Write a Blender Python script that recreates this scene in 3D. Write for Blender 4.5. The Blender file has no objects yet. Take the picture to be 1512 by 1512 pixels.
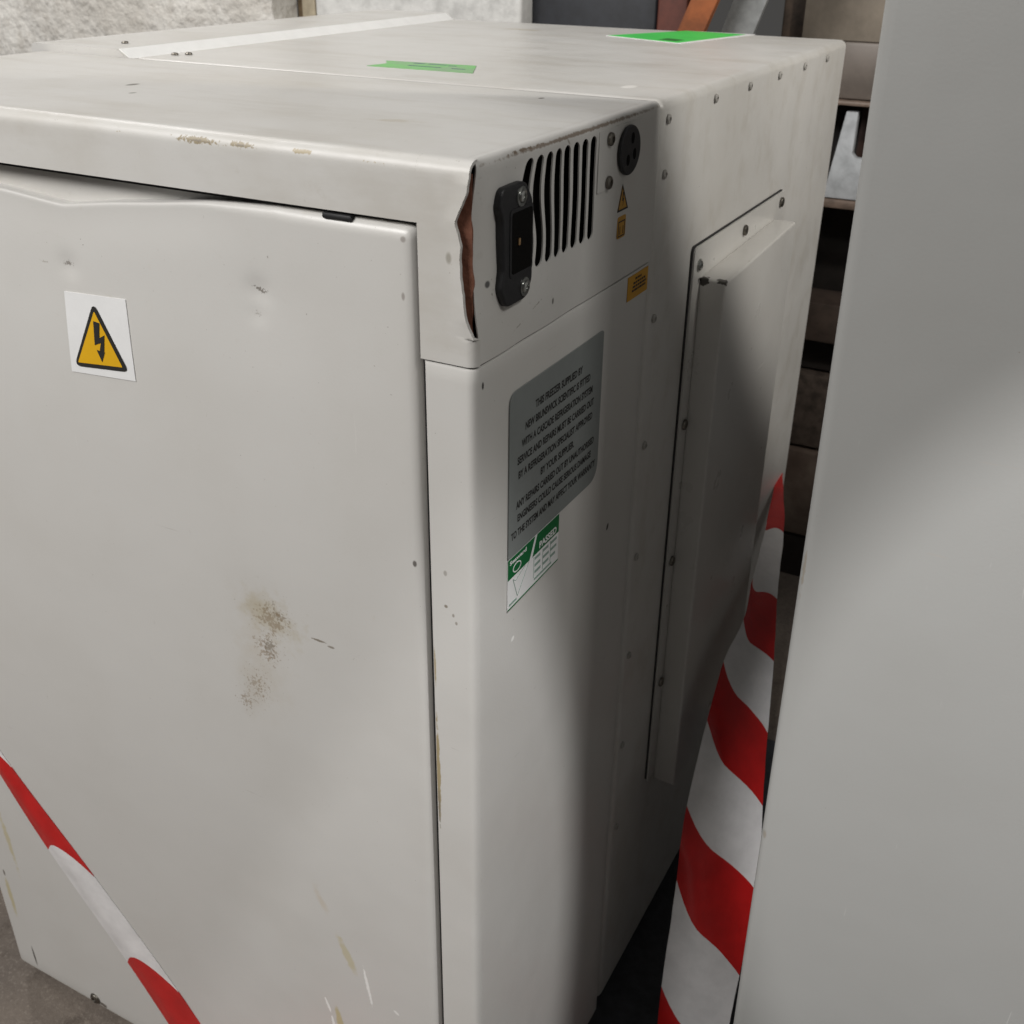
import bpy, bmesh, math, random
from mathutils import Vector, Matrix, noise
random.seed(7)
scene = bpy.context.scene
COL = scene.collection
U = 0.108            # one working unit in metres
H = 9.0              # height of the freezer's top above the floor, in units
def W(x, y, z): return Vector((x*U, y*U, (z+H)*U))     # origin: front right top corner of the freezer

# ------------------------------------------------------------------ camera
R = [[0.8819, 0.23056, -0.41121], [0.47132, -0.4118, 0.77992], [0.01049, -0.88163, -0.47183]]
cd = bpy.data.cameras.new('camera'); cam = bpy.data.objects.new('camera', cd); COL.objects.link(cam)
Mc = Matrix([[R[i][0], -R[i][1], -R[i][2]] for i in range(3)]).to_4x4()
# orthonormalise
cx = Vector(Mc.col[0][:3]).normalized(); cz = Vector(Mc.col[2][:3]); cz = (cz-cx*cz.dot(cx)).normalized(); cy = cz.cross(cx)
Mc = Matrix((cx, cy, cz)).transposed().to_4x4(); Mc.translation = W(2.6917, -4.6755, 1.0)
cam.matrix_world = Mc
cd.sensor_width = 36; cd.lens = 38.57; cd.clip_start = 0.02; cd.clip_end = 100
cd.dof.use_dof = True; cd.dof.focus_distance = 0.74; cd.dof.aperture_fstop = 18
scene.camera = cam
scene.render.resolution_x = scene.render.resolution_y = 1024

# ------------------------------------------------------------------ light
world = bpy.data.worlds.new('World'); scene.world = world; world.use_nodes = True
bg = world.node_tree.nodes['Background']; bg.inputs[0].default_value = (1.0, 0.97, 0.93, 1); bg.inputs[1].default_value = 0.06
scene.view_settings.view_transform = 'Standard'; scene.view_settings.look = 'None'
scene.view_settings.exposure = 0; scene.view_settings.gamma = 1
def aim(o, tgt):
    o.rotation_euler = (tgt-o.location).to_track_quat('-Z', 'Y').to_euler()
def area(name, loc, tgt, sx, sy, watts, col):
    l = bpy.data.lights.new(name, 'AREA'); l.shape = 'RECTANGLE'; l.size = sx*U; l.size_y = sy*U
    l.energy = watts; l.color = col
    o = bpy.data.objects.new(name, l); COL.objects.link(o); o.location = W(*loc); aim(o, W(*tgt)); return o
def spot(name, loc, axis, half, blend, rad, watts, col):
    l = bpy.data.lights.new(name, 'SPOT'); l.spot_size = math.radians(2*half); l.spot_blend = blend
    l.shadow_soft_size = rad*U; l.energy = watts; l.color = col
    o = bpy.data.objects.new(name, l); COL.objects.link(o); o.location = W(*loc); aim(o, W(*loc)+Vector(axis)); return o
WARM = (1.0, 0.982, 0.957)
area('overhead_key_fill', (-10.0, -15.0, 12.5), (-2.5, 1.0, -3.0), 14, 6, 63, WARM)
area('overhead_key_fill', (-12.0, 5.0, 9.0), (-9.0, 10.0, -0.5), 8, 2, 8, WARM)  # added fill, brightens the wall behind
area('overhead_key_fill', (12.0, -2.5, 12.0), (0.0, 1.0, -2.0), 3, 3, 9.5, (1.0, 0.98, 0.94))  # added fill from the right, lifts the hood side
spot('cone_edge_spot', (7.0, -2.5, 12.0), (-0.380, 0.137, -0.915), 4.6, 0.26, 0.3, 125, (1.0, 0.99, 0.98))  # added spot, its cone edge draws the shadow line on the freezer side
spot('cone_edge_spot', (4.0, -13.0, 6.0), (0.044, 0.819, -0.572), 11.3, 0.08, 0.3, 86, (1.0, 0.99, 0.98))  # added spot, its cone edge draws the shadow line on the cabinet front
spot('rear_lamp', (8.0, 4.5, 5.0), (-0.898, 0.439, -0.02), 49.5, 0.10, 0.30, 30, (1.0, 0.965, 0.90))  # cone edge shaped to draw the slanted shadow on hood and body

# ------------------------------------------------------------------ materials
def new_mat(name):
    m = bpy.data.materials.new(name); m.use_nodes = True
    nt = m.node_tree; b = nt.nodes['Principled BSDF']; return m, nt, b
class NB:
    """small node-building helper working in working units (object coordinates / U)"""
    def __init__(s, nt):
        s.nt = nt; N = nt.nodes
        tc = N.new('ShaderNodeTexCoord')
        mp = N.new('ShaderNodeMapping'); mp.inputs['Scale'].default_value = (1/U,)*3; mp.inputs['Location'].default_value = (0, 0, -H)
        nt.links.new(tc.outputs['Object'], mp.inputs[0]); s.co = mp.outputs[0]
        s.px = N.new('ShaderNodeSeparateXYZ'); nt.links.new(s.co, s.px.inputs[0])
    def math(s, op, a, b=None, c=None, clamp=False):
        n = s.nt.nodes.new('ShaderNodeMath'); n.operation = op; n.use_clamp = clamp
        for i, v in enumerate((a, b, c)):
            if v is None: continue
            if isinstance(v, (int, float)): n.inputs[i].default_value = v
            else: s.nt.links.new(v, n.inputs[i])
        return n.outputs[0]
    def noise(s, scale, detail=4, rough=0.6, vec=None, out=0, stretch=None):
        v = vec or s.co
        if stretch:
            mp = s.nt.nodes.new('ShaderNodeMapping'); mp.inputs['Scale'].default_value = stretch
            s.nt.links.new(v, mp.inputs[0]); v = mp.outputs[0]
        n = s.nt.nodes.new('ShaderNodeTexNoise'); n.inputs['Scale'].default_value = scale
        n.inputs['Detail'].default_value = detail; n.inputs['Roughness'].default_value = rough
        s.nt.links.new(v, n.inputs['Vector']); return n.outputs[out]
    def ramp(s, v, lo, hi):
        n = s.nt.nodes.new('ShaderNodeMapRange'); n.interpolation_type = 'SMOOTHSTEP'
        s.nt.links.new(v, n.inputs[0]); n.inputs[1].default_value = lo; n.inputs[2].default_value = hi; return n.outputs[0]
    def mix(s, fac, a, b):
        n = s.nt.nodes.new('ShaderNodeMix'); n.data_type = 'RGBA'
        for sock, v in ((n.inputs[0], fac), (n.inputs[6], a), (n.inputs[7], b)):
            if isinstance(v, (int, float)): sock.default_value = v
            elif isinstance(v, tuple): sock.default_value = (*v, 1)
            else: s.nt.links.new(v, sock)
        return n.outputs[2]
    def ellipse(s, ia, ib, ca, cb, ra, rb, ang=0.0):
        """1 at the centre falling to 0 on an ellipse in the plane of axes ia, ib"""
        a = s.math('SUBTRACT', s.px.outputs[ia], ca); b = s.math('SUBTRACT', s.px.outputs[ib], cb)
        c, sn = math.cos(ang), math.sin(ang)
        u = s.math('DIVIDE', s.math('ADD', s.math('MULTIPLY', a, c), s.math('MULTIPLY', b, sn)), ra)
        v = s.math('DIVIDE', s.math('SUBTRACT', s.math('MULTIPLY', b, c), s.math('MULTIPLY', a, sn)), rb)
        r = s.math('SQRT', s.math('ADD', s.math('MULTIPLY', u, u), s.math('MULTIPLY', v, v)))
        return s.math('SUBTRACT', 1.0, r, clamp=True)
    def seg(s, ia, ib, p, q, w):
        """1 on the line from p to q falling to 0 at half width w"""
        dx, dy = q[0]-p[0], q[1]-p[1]; L = math.hypot(dx, dy)
        return s.ellipse(ia, ib, (p[0]+q[0])/2, (p[1]+q[1])/2, L/2, w, math.atan2(dy, dx))
    def bump(s, h, strength, dist, prev=None):
        n = s.nt.nodes.new('ShaderNodeBump'); n.inputs['Strength'].default_value = strength; n.inputs['Distance'].default_value = dist
        s.nt.links.new(h, n.inputs['Height'])
        if prev: s.nt.links.new(prev, n.inputs['Normal'])
        return n.outputs[0]

PAINT = (0.60, 0.588, 0.565)
RUST = (0.20, 0.125, 0.06); TAN = (0.36, 0.29, 0.17); YEL = (0.50, 0.43, 0.22); WHT = (0.85, 0.84, 0.82); GRIME = (0.22, 0.19, 0.15)
def paint(name, base=PAINT, rough=0.42, stains=(), dirt=0.10, dents=(), flow=None):
    m, nt, b = new_mat(name); nb = NB(nt)
    big = nb.noise(0.9, 5, 0.55); fine = nb.noise(14, 6, 0.7)
    c = nb.mix(nb.math('MULTIPLY', nb.ramp(big, 0.40, 0.75), dirt*2.2), base, tuple(v*k for v, k in zip(base, (0.80, 0.77, 0.72))))
    c = nb.mix(nb.math('MULTIPLY', nb.ramp(fine, 0.58, 0.80), dirt*1.4), c, (0.38, 0.34, 0.28))
    if flow:                                        # long wiping / rubbing streaks along one direction
        st = nb.noise(2.2, 5, 0.65, stretch=flow)
        c = nb.mix(nb.math('MULTIPLY', nb.ramp(st, 0.46, 0.70), 0.36), c, (0.44, 0.41, 0.36))
        st2 = nb.noise(5.0, 4, 0.6, stretch=(flow[0]*1.1, flow[1], flow[2]))
        c = nb.mix(nb.math('MULTIPLY', nb.ramp(st2, 0.60, 0.78), 0.25), c, (0.72, 0.70, 0.67))
    spk = nb.noise(46, 2, 0.5)
    c = nb.mix(nb.math('MULTIPLY', nb.ramp(spk, 0.75, 0.79), 0.6), c, (0.16, 0.13, 0.10))
    for st3, thr, col3, am in (((26, 26, 1.6), 0.705, (0.78, 0.76, 0.73), 0.14), ((1.8, 1.8, 30), 0.715, (0.33, 0.30, 0.27), 0.30), ((20, 3.0, 9.0), 0.72, (0.36, 0.33, 0.30), 0.25)):
        sc_ = nb.noise(1.0, 3, 0.6, stretch=st3)
        c = nb.mix(nb.math('MULTIPLY', nb.ramp(sc_, thr, thr+0.03), am), c, col3)
    for shape, col, nscale, lo, hi, amt, *ww in stains:
        wgt = ww[0] if ww else 0.9
        f = shape(nb)
        if nscale:
            n = nb.noise(nscale, 5, 0.65)
            f = nb.ramp(nb.math('ADD', nb.math('MULTIPLY', f, wgt), nb.math('SUBTRACT', n, 0.5)), lo, hi)
        else: f = nb.ramp(f, lo, hi)
        c = nb.mix(nb.math('MULTIPLY', f, amt), c, col)
    nt.links.new(c, b.inputs['Base Color'])
    r = nb.math('ADD', nb.math('MULTIPLY', nb.noise(3.0, 5, 0.6), 0.22), rough-0.10)
    nt.links.new(r, b.inputs['Roughness'])
    b.inputs['Specular IOR Level'].default_value = 0.5
    n1 = nb.bump(nb.noise(1.3, 2, 0.4), 0.12, 0.008)
    nt.links.new(nb.bump(nb.noise(55, 2, 0.5), 0.10, 0.0006, n1), b.inputs['Normal'])
    return m
def plain(name, col, rough=0.5, metal=0.0, nz=0.12, nscale=6.0, bump=0.0, spec=0.5, col2=None):
    m, nt, b = new_mat(name); nb = NB(nt)
    n = nb.noise(nscale, 6, 0.65)
    c = nb.mix(nb.ramp(n, 0.32, 0.70), col, col2 or tuple(v*(1-nz*2) for v in col))
    nt.links.new(c, b.inputs['Base Color']); b.inputs['Roughness'].default_value = rough; b.inputs['Metallic'].default_value = metal
    b.inputs['Specular IOR Level'].default_value = spec
    if bump: nt.links.new(nb.bump(nb.noise(nscale*4, 5, 0.6), bump, 0.004), b.inputs['Normal'])
    return m
X, Y, Z = 0, 1, 2
E_ = lambda *a: (lambda nb: nb.ellipse(*a))
S_ = lambda *a: (lambda nb: nb.seg(*a))
M = {}
M['hood'] = paint('hood_paint', stains=[
    (E_(X, Z, -1.74, -0.050, 0.26, 0.030), (0.27, 0.215, 0.125), 40, 0.19, 0.29, 0.9, 0.5),
    (E_(X, Z, -1.74, -0.052, 0.24, 0.020), GRIME, 60, 0.36, 0.43, 0.8, 0.5),
    (E_(X, Z, -1.44, -0.048, 0.16, 0.028), (0.27, 0.215, 0.125), 40, 0.19, 0.29, 0.9, 0.5),
    (E_(X, Z, -1.44, -0.050, 0.14, 0.018), GRIME, 60, 0.36, 0.43, 0.8, 0.5),
    (E_(X, Z, -1.03, -0.046, 0.12, 0.018), TAN, 50, 0.20, 0.30, 0.9, 0.5),
    (E_(X, Z, -0.60, -0.055, 0.40, 0.022), TAN, 60, 0.48, 0.54, 0.7, 0.5),
    (E_(X, Z, -2.30, -0.055, 0.50, 0.022), TAN, 60, 0.50, 0.56, 0.6, 0.5),
    (E_(X, Z, -0.15, -0.48, 0.03, 0.05), (0.30, 0.28, 0.24), 0, 0.2, 0.7, 0.8),
    (E_(X, Z, -0.95, -0.22, 0.22, 0.10, -0.5), (0.46, 0.42, 0.37), 14, 0.30, 0.60, 0.35, 0.5),
    (E_(X, Y, -0.72, 2.14, 0.03, 0.05), (0.08, 0.06, 0.05), 0, 0.2, 0.6, 0.9),
    (E_(X, Y, -1.0, 0.85, 0.35, 0.14, 0.25), TAN, 7, 0.45, 0.75, 0.35),
    (E_(X, Y, -3.4, 1.2, 0.05, 0.09), (0.10, 0.09, 0.07), 0, 0.2, 0.6, 0.8),
    (E_(X, Y, -3.1, 0.9, 0.03, 0.05), (0.10, 0.09, 0.07), 0, 0.2, 0.6, 0.8),
], dirt=0.20, flow=(0.35, 1.6, 1.0))
M['hood_side'] = paint('hood_side_paint', stains=[
    (S_(Y, Z, (0.06, -0.022), (1.0, -0.022), 0.016), (0.15, 0.115, 0.08), 30, 0.34, 0.44, 0.9, 0.5),
    (S_(Y, Z, (-0.4, -0.030), (3.0, -0.030), 0.016), (0.20, 0.15, 0.11), 30, 0.12, 0.42, 0.85, 0.6),
    (S_(Y, Z, (0.55, -0.93), (0.85, -0.84), 0.014), GRIME, 40, 0.34, 0.46, 0.8, 0.5),
    (S_(Y, Z, (0.36, -0.99), (0.62, -0.915), 0.012), GRIME, 40, 0.30, 0.42, 0.7, 0.5),
    (E_(Y, Z, 0.17, -0.64, 0.035, 0.03), (0.05, 0.05, 0.05), 0, 0.2, 0.6, 0.9),
    (E_(Y, Z, 0.21, -0.70, 0.05, 0.08), (0.12, 0.10, 0.09), 40, 0.40, 0.5, 0.8, 0.5),
    (E_(Y, Z, 0.12, -0.48, 0.04, 0.03), (0.55, 0.53, 0.5), 0, 0.2, 0.6, 0.8),
    (S_(Y, Z, (1.02, -0.02), (1.09, -0.09), 0.012), GRIME, 0, 0.1, 0.8, 0.7),
    (E_(Y, Z, 0.9, -0.92, 0.02, 0.03), (0.1, 0.09, 0.08), 0, 0.2, 0.6, 0.9),
], dirt=0.12)
M['front'] = paint('front_panel_paint', rough=0.36, stains=[
    (E_(X, Z, -1.66, -3.08, 0.42, 0.26, -0.2), (0.46, 0.41, 0.30), 5, 0.35, 1.0, 0.55),
    (E_(X, Z, -1.60, -3.12, 0.46, 0.32, -0.25), (0.47, 0.42, 0.31), 9, 0.12, 0.48, 0.55, 0.5),
    (E_(X, Z, -1.60, -3.14, 0.50, 0.36, -0.2), RUST, 36, 0.39, 0.50, 0.50, 0.5),
    (E_(X, Z, -1.52, -3.07, 0.36, 0.22, -0.5), (0.19, 0.135, 0.075), 50, 0.41, 0.50, 0.55, 0.5),
    (E_(X, Z, -1.66, -3.40, 0.42, 0.46), RUST, 42, 0.42, 0.50, 0.6, 0.5),
    (E_(X, Z, -1.63, -3.36, 0.12, 0.26), GRIME, 46, 0.36, 0.43, 0.8, 0.5),
    (E_(X, Z, -1.78, -3.74, 0.42, 0.60), RUST, 48, 0.41, 0.48, 0.65, 0.46),
    (E_(X, Z, -1.90, -3.92, 0.28, 0.34), RUST, 42, 0.40, 0.47, 0.6, 0.46),
    (E_(X, Z, -1.74, -3.50, 0.42, 0.95, 0.15), (0.48, 0.43, 0.35), 5, 0.20, 0.70, 0.40, 0.6),
    (E_(X, Z, -1.86, -3.80, 0.30, 0.60), (0.46, 0.42, 0.35), 4, 0.42, 1.0, 0.40),
    (E_(X, Z, -1.20, -3.16, 0.085, 0.016), GRIME, 25, 0.25, 0.5, 0.9),
    (E_(X, Z, -1.10, -3.18, 0.05, 0.016), GRIME, 25, 0.25, 0.5, 0.8),
    (E_(X, Z, -0.90, -3.20, 0.28, 0.18), GRIME, 46, 0.48, 0.53, 0.6, 0.45),
    (E_(X, Z, -0.42, -2.345, 0.022, 0.035), (0.10, 0.09, 0.08), 0, 0.2, 0.6, 0.9),
    (E_(X, Z, -1.42, -0.84, 0.14, 0.06, -0.3), (0.16, 0.14, 0.12), 70, 0.37, 0.43, 0.8, 0.5),
    (E_(X, Z, -1.45, -0.985, 0.10, 0.05), (0.30, 0.28, 0.25), 70, 0.38, 0.45, 0.6, 0.5),
    (E_(X, Z, -2.96, -0.905, 0.14, 0.06), (0.20, 0.18, 0.16), 70, 0.38, 0.45, 0.8, 0.5),
    (E_(X, Z, -3.18, -0.92, 0.22, 0.05), (0.35, 0.32, 0.28), 70, 0.46, 0.52, 0.6, 0.5),
    (E_(X, Z, -0.42, -0.42, 0.03, 0.03), (0.25, 0.22, 0.2), 0, 0.3, 0.7, 0.7), (E_(X, Z, -0.43, -0.72, 0.02, 0.04), (0.25, 0.22, 0.2), 0, 0.3, 0.7, 0.7),
    (S_(X, Z, (-1.50, -5.40), (-1.30, -5.90), 0.075), (0.52, 0.44, 0.33), 9, 0.32, 0.75, 0.45),
    (S_(X, Z, (-1.32, -5.80), (-1.06, -6.50), 0.085), YEL, 9, 0.32, 0.65, 0.55),
    (S_(X, Z, (-1.36, -6.75), (-1.30, -7.25), 0.06), YEL, 6, 0.25, 0.55, 0.8),
    (S_(X, Z, (-1.055, -6.10), (-0.965, -6.72), 0.022), WHT, 30, 0.25, 0.40, 1.0),
    (S_(X, Z, (-1.475, -6.77), (-1.40, -7.00), 0.022), WHT, 30, 0.25, 0.40, 1.0),
    (S_(X, Z, (-1.415, -6.95), (-1.375, -7.25), 0.024), WHT, 30, 0.25, 0.40, 1.0),
    (S_(X, Z, (-0.80, -6.52), (-0.70, -6.58), 0.03), WHT, 40, 0.45, 0.55, 0.8),
    (S_(X, Z, (-5.30, -6.00), (-5.18, -7.70), 0.07), YEL, 7, 0.36, 0.72, 0.65),
    (S_(X, Z, (-5.46, -7.25), (-5.46, -8.25), 0.06), YEL, 7, 0.30, 0.65, 0.75),
    (S_(X, Z, (-5.36, -8.35), (-5.345, -8.75), 0.018), (0.04, 0.035, 0.03), 0, 0.1, 0.6, 1.0),
    (E_(X, Z, -5.46, -7.40, 0.02, 0.06), (0.12, 0.10, 0.08), 0, 0.1, 0.6, 0.9),
    (E_(X, Z, -4.40, -8.72, 0.10, 0.06), (0.10, 0.08, 0.06), 20, 0.40, 0.55, 0.9),
    (E_(X, Z, -0.62, -6.8, 0.10, 0.05), GRIME, 30, 0.55, 0.62, 0.8),
    (E_(X, Z, -0.46, -7.0, 0.08, 0.05), GRIME, 30, 0.5, 0.6, 0.8),
], dirt=0.07)
M['side'] = paint('side_panel_paint', stains=[
    (S_(X, Z, (-0.302, -2.80), (-0.296, -3.30), 0.014), TAN, 20, 0.30, 0.55, 0.9),
    (S_(X, Z, (-0.298, -3.20), (-0.290, -4.60), 0.026), TAN, 11, 0.30, 0.50, 1.0),
    (S_(X, Z, (-0.296, -3.90), (-0.290, -4.50), 0.014), GRIME, 20, 0.30, 0.50, 0.8),
    (E_(X, Z, -0.21, -2.35, 0.02, 0.03), (0.3, 0.28, 0.25), 0, 0.2, 0.6, 0.7),
    (E_(X, Z, -0.21, -2.58, 0.02, 0.018), GRIME, 0, 0.2, 0.6, 0.9),
    (E_(X, Z, -0.16, -2.63, 0.014, 0.02), GRIME, 0, 0.2, 0.6, 0.7),
    (E_(X, Z, -0.14, -2.68, 0.014, 0.02), GRIME, 0, 0.2, 0.6, 0.7),
    (S_(Y, Z, (1.935, -2.955), (1.965, -2.89), 0.022), (0.02, 0.018, 0.016), 0, 0.05, 0.4, 1.0),
    (S_(Y, Z, (0.45, -3.00), (0.47, -3.04), 0.03), (0.85, 0.84, 0.82), 0, 0.1, 0.5, 1.0),
    (E_(Y, Z, 0.08, -1.165, 0.015, 0.03), (0.05, 0.045, 0.04), 0, 0.1, 0.5, 1.0),
], dirt=0.08)
M['body'] = paint('body_paint', rough=0.36, stains=[
    (E_(X, Y, -1.508, 6.5, 0.05, 0.25), (0.1, 0.09, 0.08), 12, 0.3, 0.6, 0.6),
    (E_(X, Y, -3.3, 6.8, 0.5, 0.18), TAN, 5, 0.40, 0.7, 0.5),
    (E_(X, Y, -0.46, 3.0, 0.07, 0.12), (0.80, 0.78, 0.75), 0, 0.1, 0.5, 0.8),
], dirt=0.18, flow=(0.35, 1.4, 1.0))
def both(f, g): return lambda nb: nb.math('MULTIPLY', f(nb), g(nb))
M['cover'] = paint('cover_paint', rough=0.30, stains=[
    (both(S_(Y, Z, (3.47, -1.2), (3.47, -5.6), 0.07), S_(X, Z, (0.25, -1.2), (0.25, -5.6), 0.07)), GRIME, 24, 0.50, 0.55, 0.8, 0.45),
    (both(E_(Y, Z, 3.50, -1.42, 0.12, 0.10), E_(X, Z, 0.21, -1.42, 0.09, 0.10)), (0.04, 0.035, 0.03), 26, 0.34, 0.40, 1.0, 0.9),
    (both(E_(Y, Z, 3.50, -1.45, 0.12, 0.10), E_(X, Z, 0.06, -1.45, 0.07, 0.10)), (0.04, 0.035, 0.03), 26, 0.34, 0.40, 1.0, 0.9),
    (both(S_(Y, Z, (3.6, -1.41), (4.6, -1.39), 0.06), S_(X, Z, (0.25, -1.5), (0.25, -1.3), 0.08)), GRIME, 26, 0.36, 0.42, 0.7, 0.5),
    (E_(Y, Z, 4.85, -2.55, 0.3, 0.03), (0.75, 0.73, 0.70), 5, 0.3, 0.7, 0.5),
], dirt=0.12)
M['cab'] = paint('cabinet_paint', base=(0.30, 0.299, 0.290), rough=0.42, stains=[
    (S_(X, Z, (1.63, -1.9), (1.635, -2.8), 0.03), GRIME, 20, 0.60, 0.68, 0.7),
    (E_(X, Z, 1.65, -4.4, 0.02, 0.05), GRIME, 0, 0.1, 0.6, 0.7),
], dirt=0.05)
M['void'] = plain('dark_inside', (0.006, 0.0055, 0.005), 0.9, spec=0.1)  # near-black puts the shade of gaps, socket well and pin holes into colour
M['rubber'] = plain('black_rubber', (0.015, 0.015, 0.016), 0.55)
M['black'] = plain('black_plastic', (0.015, 0.015, 0.017), 0.5, bump=0.08, nscale=20)
M['zinc'] = plain('zinc_screw', (0.55, 0.56, 0.54), 0.28, 1.0, 0.2, 20)
M['steel'] = plain('dull_screw', (0.26, 0.24, 0.21), 0.4, 1.0, 0.2, 20)
M['brass'] = plain('brass_pin', (0.65, 0.42, 0.22), 0.3, 1.0)
M['foam'] = plain('torn_inner_board', (0.26, 0.115, 0.075), 0.8, nz=0.2, nscale=5, bump=0.3, col2=(0.19, 0.08, 0.052), spec=0.2)
M['bare'] = plain('bare_edge', (0.05, 0.03, 0.022), 0.5)
M['notice'] = plain('notice_grey', (0.215, 0.232, 0.228), 0.40, nz=0.03)
M['ink'] = plain('black_ink', (0.020, 0.019, 0.018), 0.55)
M['ink_soft'] = plain('grey_green_ink', (0.28, 0.38, 0.33), 0.55)
M['yellow'] = plain('sign_yellow', (0.72, 0.40, 0.012), 0.38, nz=0.03)
M['orange'] = plain('label_orange', (0.60, 0.30, 0.012), 0.42, nz=0.05)
M['orange2'] = plain('small_sign_orange', (0.52, 0.27, 0.03), 0.42, nz=0.05)
M['white'] = plain('sticker_white', (0.80, 0.80, 0.80), 0.36, nz=0.02)
M['green'] = plain('label_green', (0.003, 0.13, 0.035), 0.38, nz=0.04)
M['neon'] = plain('fluorescent_green', (0.06, 0.62, 0.10), 0.45, nz=0.07, nscale=2.0)
M['faded'] = plain('faded_green', (0.19, 0.55, 0.16), 0.5, nz=0.1, nscale=3.0, col2=(0.27, 0.42, 0.25))
M['red'] = plain('tape_red', (0.56, 0.012, 0.012), 0.33, nz=0.10, nscale=3, bump=0.10)
M['tape_white'] = plain('tape_white', (0.80, 0.785, 0.785), 0.33, nz=0.07, nscale=3, bump=0.10)

# ------------------------------------------------------------------ builders
def link(name, me, mat, parent=None):
    o = bpy.data.objects.new(name, me); COL.objects.link(o)
    if mat:
        for mm in (mat if isinstance(mat, (list, tuple)) else [mat]): me.materials.append(mm)
    if parent: o.parent = parent
    return o
def tag(o, label=None, cat=None, group=None, kind=None):
    for k, v in (('label', label), ('category', cat), ('group', group), ('kind', kind)):
        if v: o[k] = v
    return o
def smooth(me, ang=35):
    for p in me.polygons: p.use_smooth = True
    me.set_sharp_from_angle(angle=math.radians(ang))
def mesh_from(name, verts, faces, mat, parent=None, sm=35):
    me = bpy.data.meshes.new(name); me.from_pydata([W(*v) for v in verts], [], faces); me.update()
    bm = bmesh.new(); bm.from_mesh(me); bmesh.ops.recalc_face_normals(bm, faces=bm.faces); bm.to_mesh(me); bm.free()
    if sm: smooth(me, sm)
    return link(name, me, mat, parent)
def box(name, lo, hi, mat, parent=None, bev=0.0, seg=3, rot=None):
    bm = bmesh.new(); bmesh.ops.create_cube(bm, size=1)
    a, b = W(*lo), W(*hi)
    for v in bm.verts: v.co = Vector([(a[i]+b[i])/2+v.co[i]*(b[i]-a[i]) for i in range(3)])
    if bev: bmesh.ops.bevel(bm, geom=bm.edges[:], offset=bev*U, segments=seg, profile=0.5, affect='EDGES')
    if rot:
        piv = W(*rot[2]); bmesh.ops.rotate(bm, cent=piv, matrix=Matrix.Rotation(math.radians(rot[1]), 3, rot[0]), verts=bm.verts[:])
    me = bpy.data.meshes.new(name); bm.to_mesh(me); bm.free()
    if bev: smooth(me, 40)
    return link(name, me, mat, parent)
def on(plane, a, b, off):
    return (a, -off, b) if plane == 'F' else (off, a, b) if plane == 'S' else (a, b, off)
def plate(name, pts, plane, off, th, mat, parent=None):
    """flat polygon of real thickness lying on the front (F), side (S) or top (T) plane"""
    n = len(pts)
    vs = [on(plane, a, b, off+th) for a, b in pts]+[on(plane, a, b, off) for a, b in pts]
    fs = [tuple(range(n)), tuple(range(2*n-1, n-1, -1))]+[(i, i+n, (i+1) % n+n, (i+1) % n) for i in range(n)]
    return mesh_from(name, vs, fs, mat, parent, sm=0)
def rounded(pts, rad, seg=6):
    out = []; n = len(pts)
    rads = rad if isinstance(rad, (list, tuple)) else [rad]*n
    for i in range(n):
        p = Vector(pts[i]); a = Vector(pts[i-1])-p; b = Vector(pts[(i+1) % n])-p; r = rads[i]
        if r <= 0: out.append(tuple(p)); continue
        half = a.angle(b)/2; t = r/math.tan(half)
        t = min(t, a.length*0.45, b.length*0.45); r2 = t*math.tan(half)
        p1 = p+a.normalized()*t; p2 = p+b.normalized()*t
        for k in range(seg+1):
            s = k/seg
            q = p1*(1-s)**2+p*2*s*(1-s)+p2*s**2
            out.append(tuple(q))
    return out
def rect(a0, b0, a1, b1): return [(a0, b0), (a1, b0), (a1, b1), (a0, b1)]
def merge(objs, name):
    bm = bmesh.new(); mat = objs[0].data.materials[0]; par = objs[0].parent
    for o in objs: bm.from_mesh(o.data)
    me = bpy.data.meshes.new(name); bm.to_mesh(me); bm.free()
    for o in objs: bpy.data.objects.remove(o)
    return link(name, me, mat, par)
def lettering(lines, plane, off, mat, parent, name='lettering'):
    """each line: (text, centre_a, base_b, width, height) ; one mesh"""
    dg = bpy.context.evaluated_depsgraph_get(); bm = bmesh.new()
    for txt, ca, bb, wd, ht in lines:
        cu = bpy.data.curves.new('t', 'FONT'); cu.body = txt; cu.size = 1; cu.offset = 0.032; cu.resolution_u = 3
        ob = bpy.data.objects.new('t', cu); COL.objects.link(ob); dg.update()
        me = bpy.data.meshes.new_from_object(ob.evaluated_get(dg)); bpy.data.objects.remove(ob)
        xs = [v.co.x for v in me.vertices]; ys = [v.co.y for v in me.vertices]
        x0, x1, y0, y1 = min(xs), max(xs), min(ys), max(ys)
        y0 = max(y0, -0.02)
        for v in me.vertices:
            v.co = W(*on(plane, ca+((v.co.x-x0)/(x1-x0)-0.5)*wd, bb+(v.co.y-y0)/(y1-y0)*ht, off))
        bm.from_mesh(me); bpy.data.meshes.remove(me)
    me = bpy.data.meshes.new(name); bm.to_mesh(me); bm.free()
    return link(name, me, mat, parent)
def lathe(prof, seg=20):
    """profile of (radius, height) about +z, unit scale; returns verts, faces"""
    vs, fs = [], []
    for r, h in prof:
        for k in range(seg):
            a = 2*math.pi*k/seg; vs.append((r*math.cos(a), r*math.sin(a), h))
    for i in range(len(prof)-1):
        for k in range(seg):
            fs.append((i*seg+k, i*seg+(k+1) % seg, (i+1)*seg+(k+1) % seg, (i+1)*seg+k))
    fs.append(tuple((len(prof)-1)*seg+k for k in range(seg)))
    return vs, fs
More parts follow.
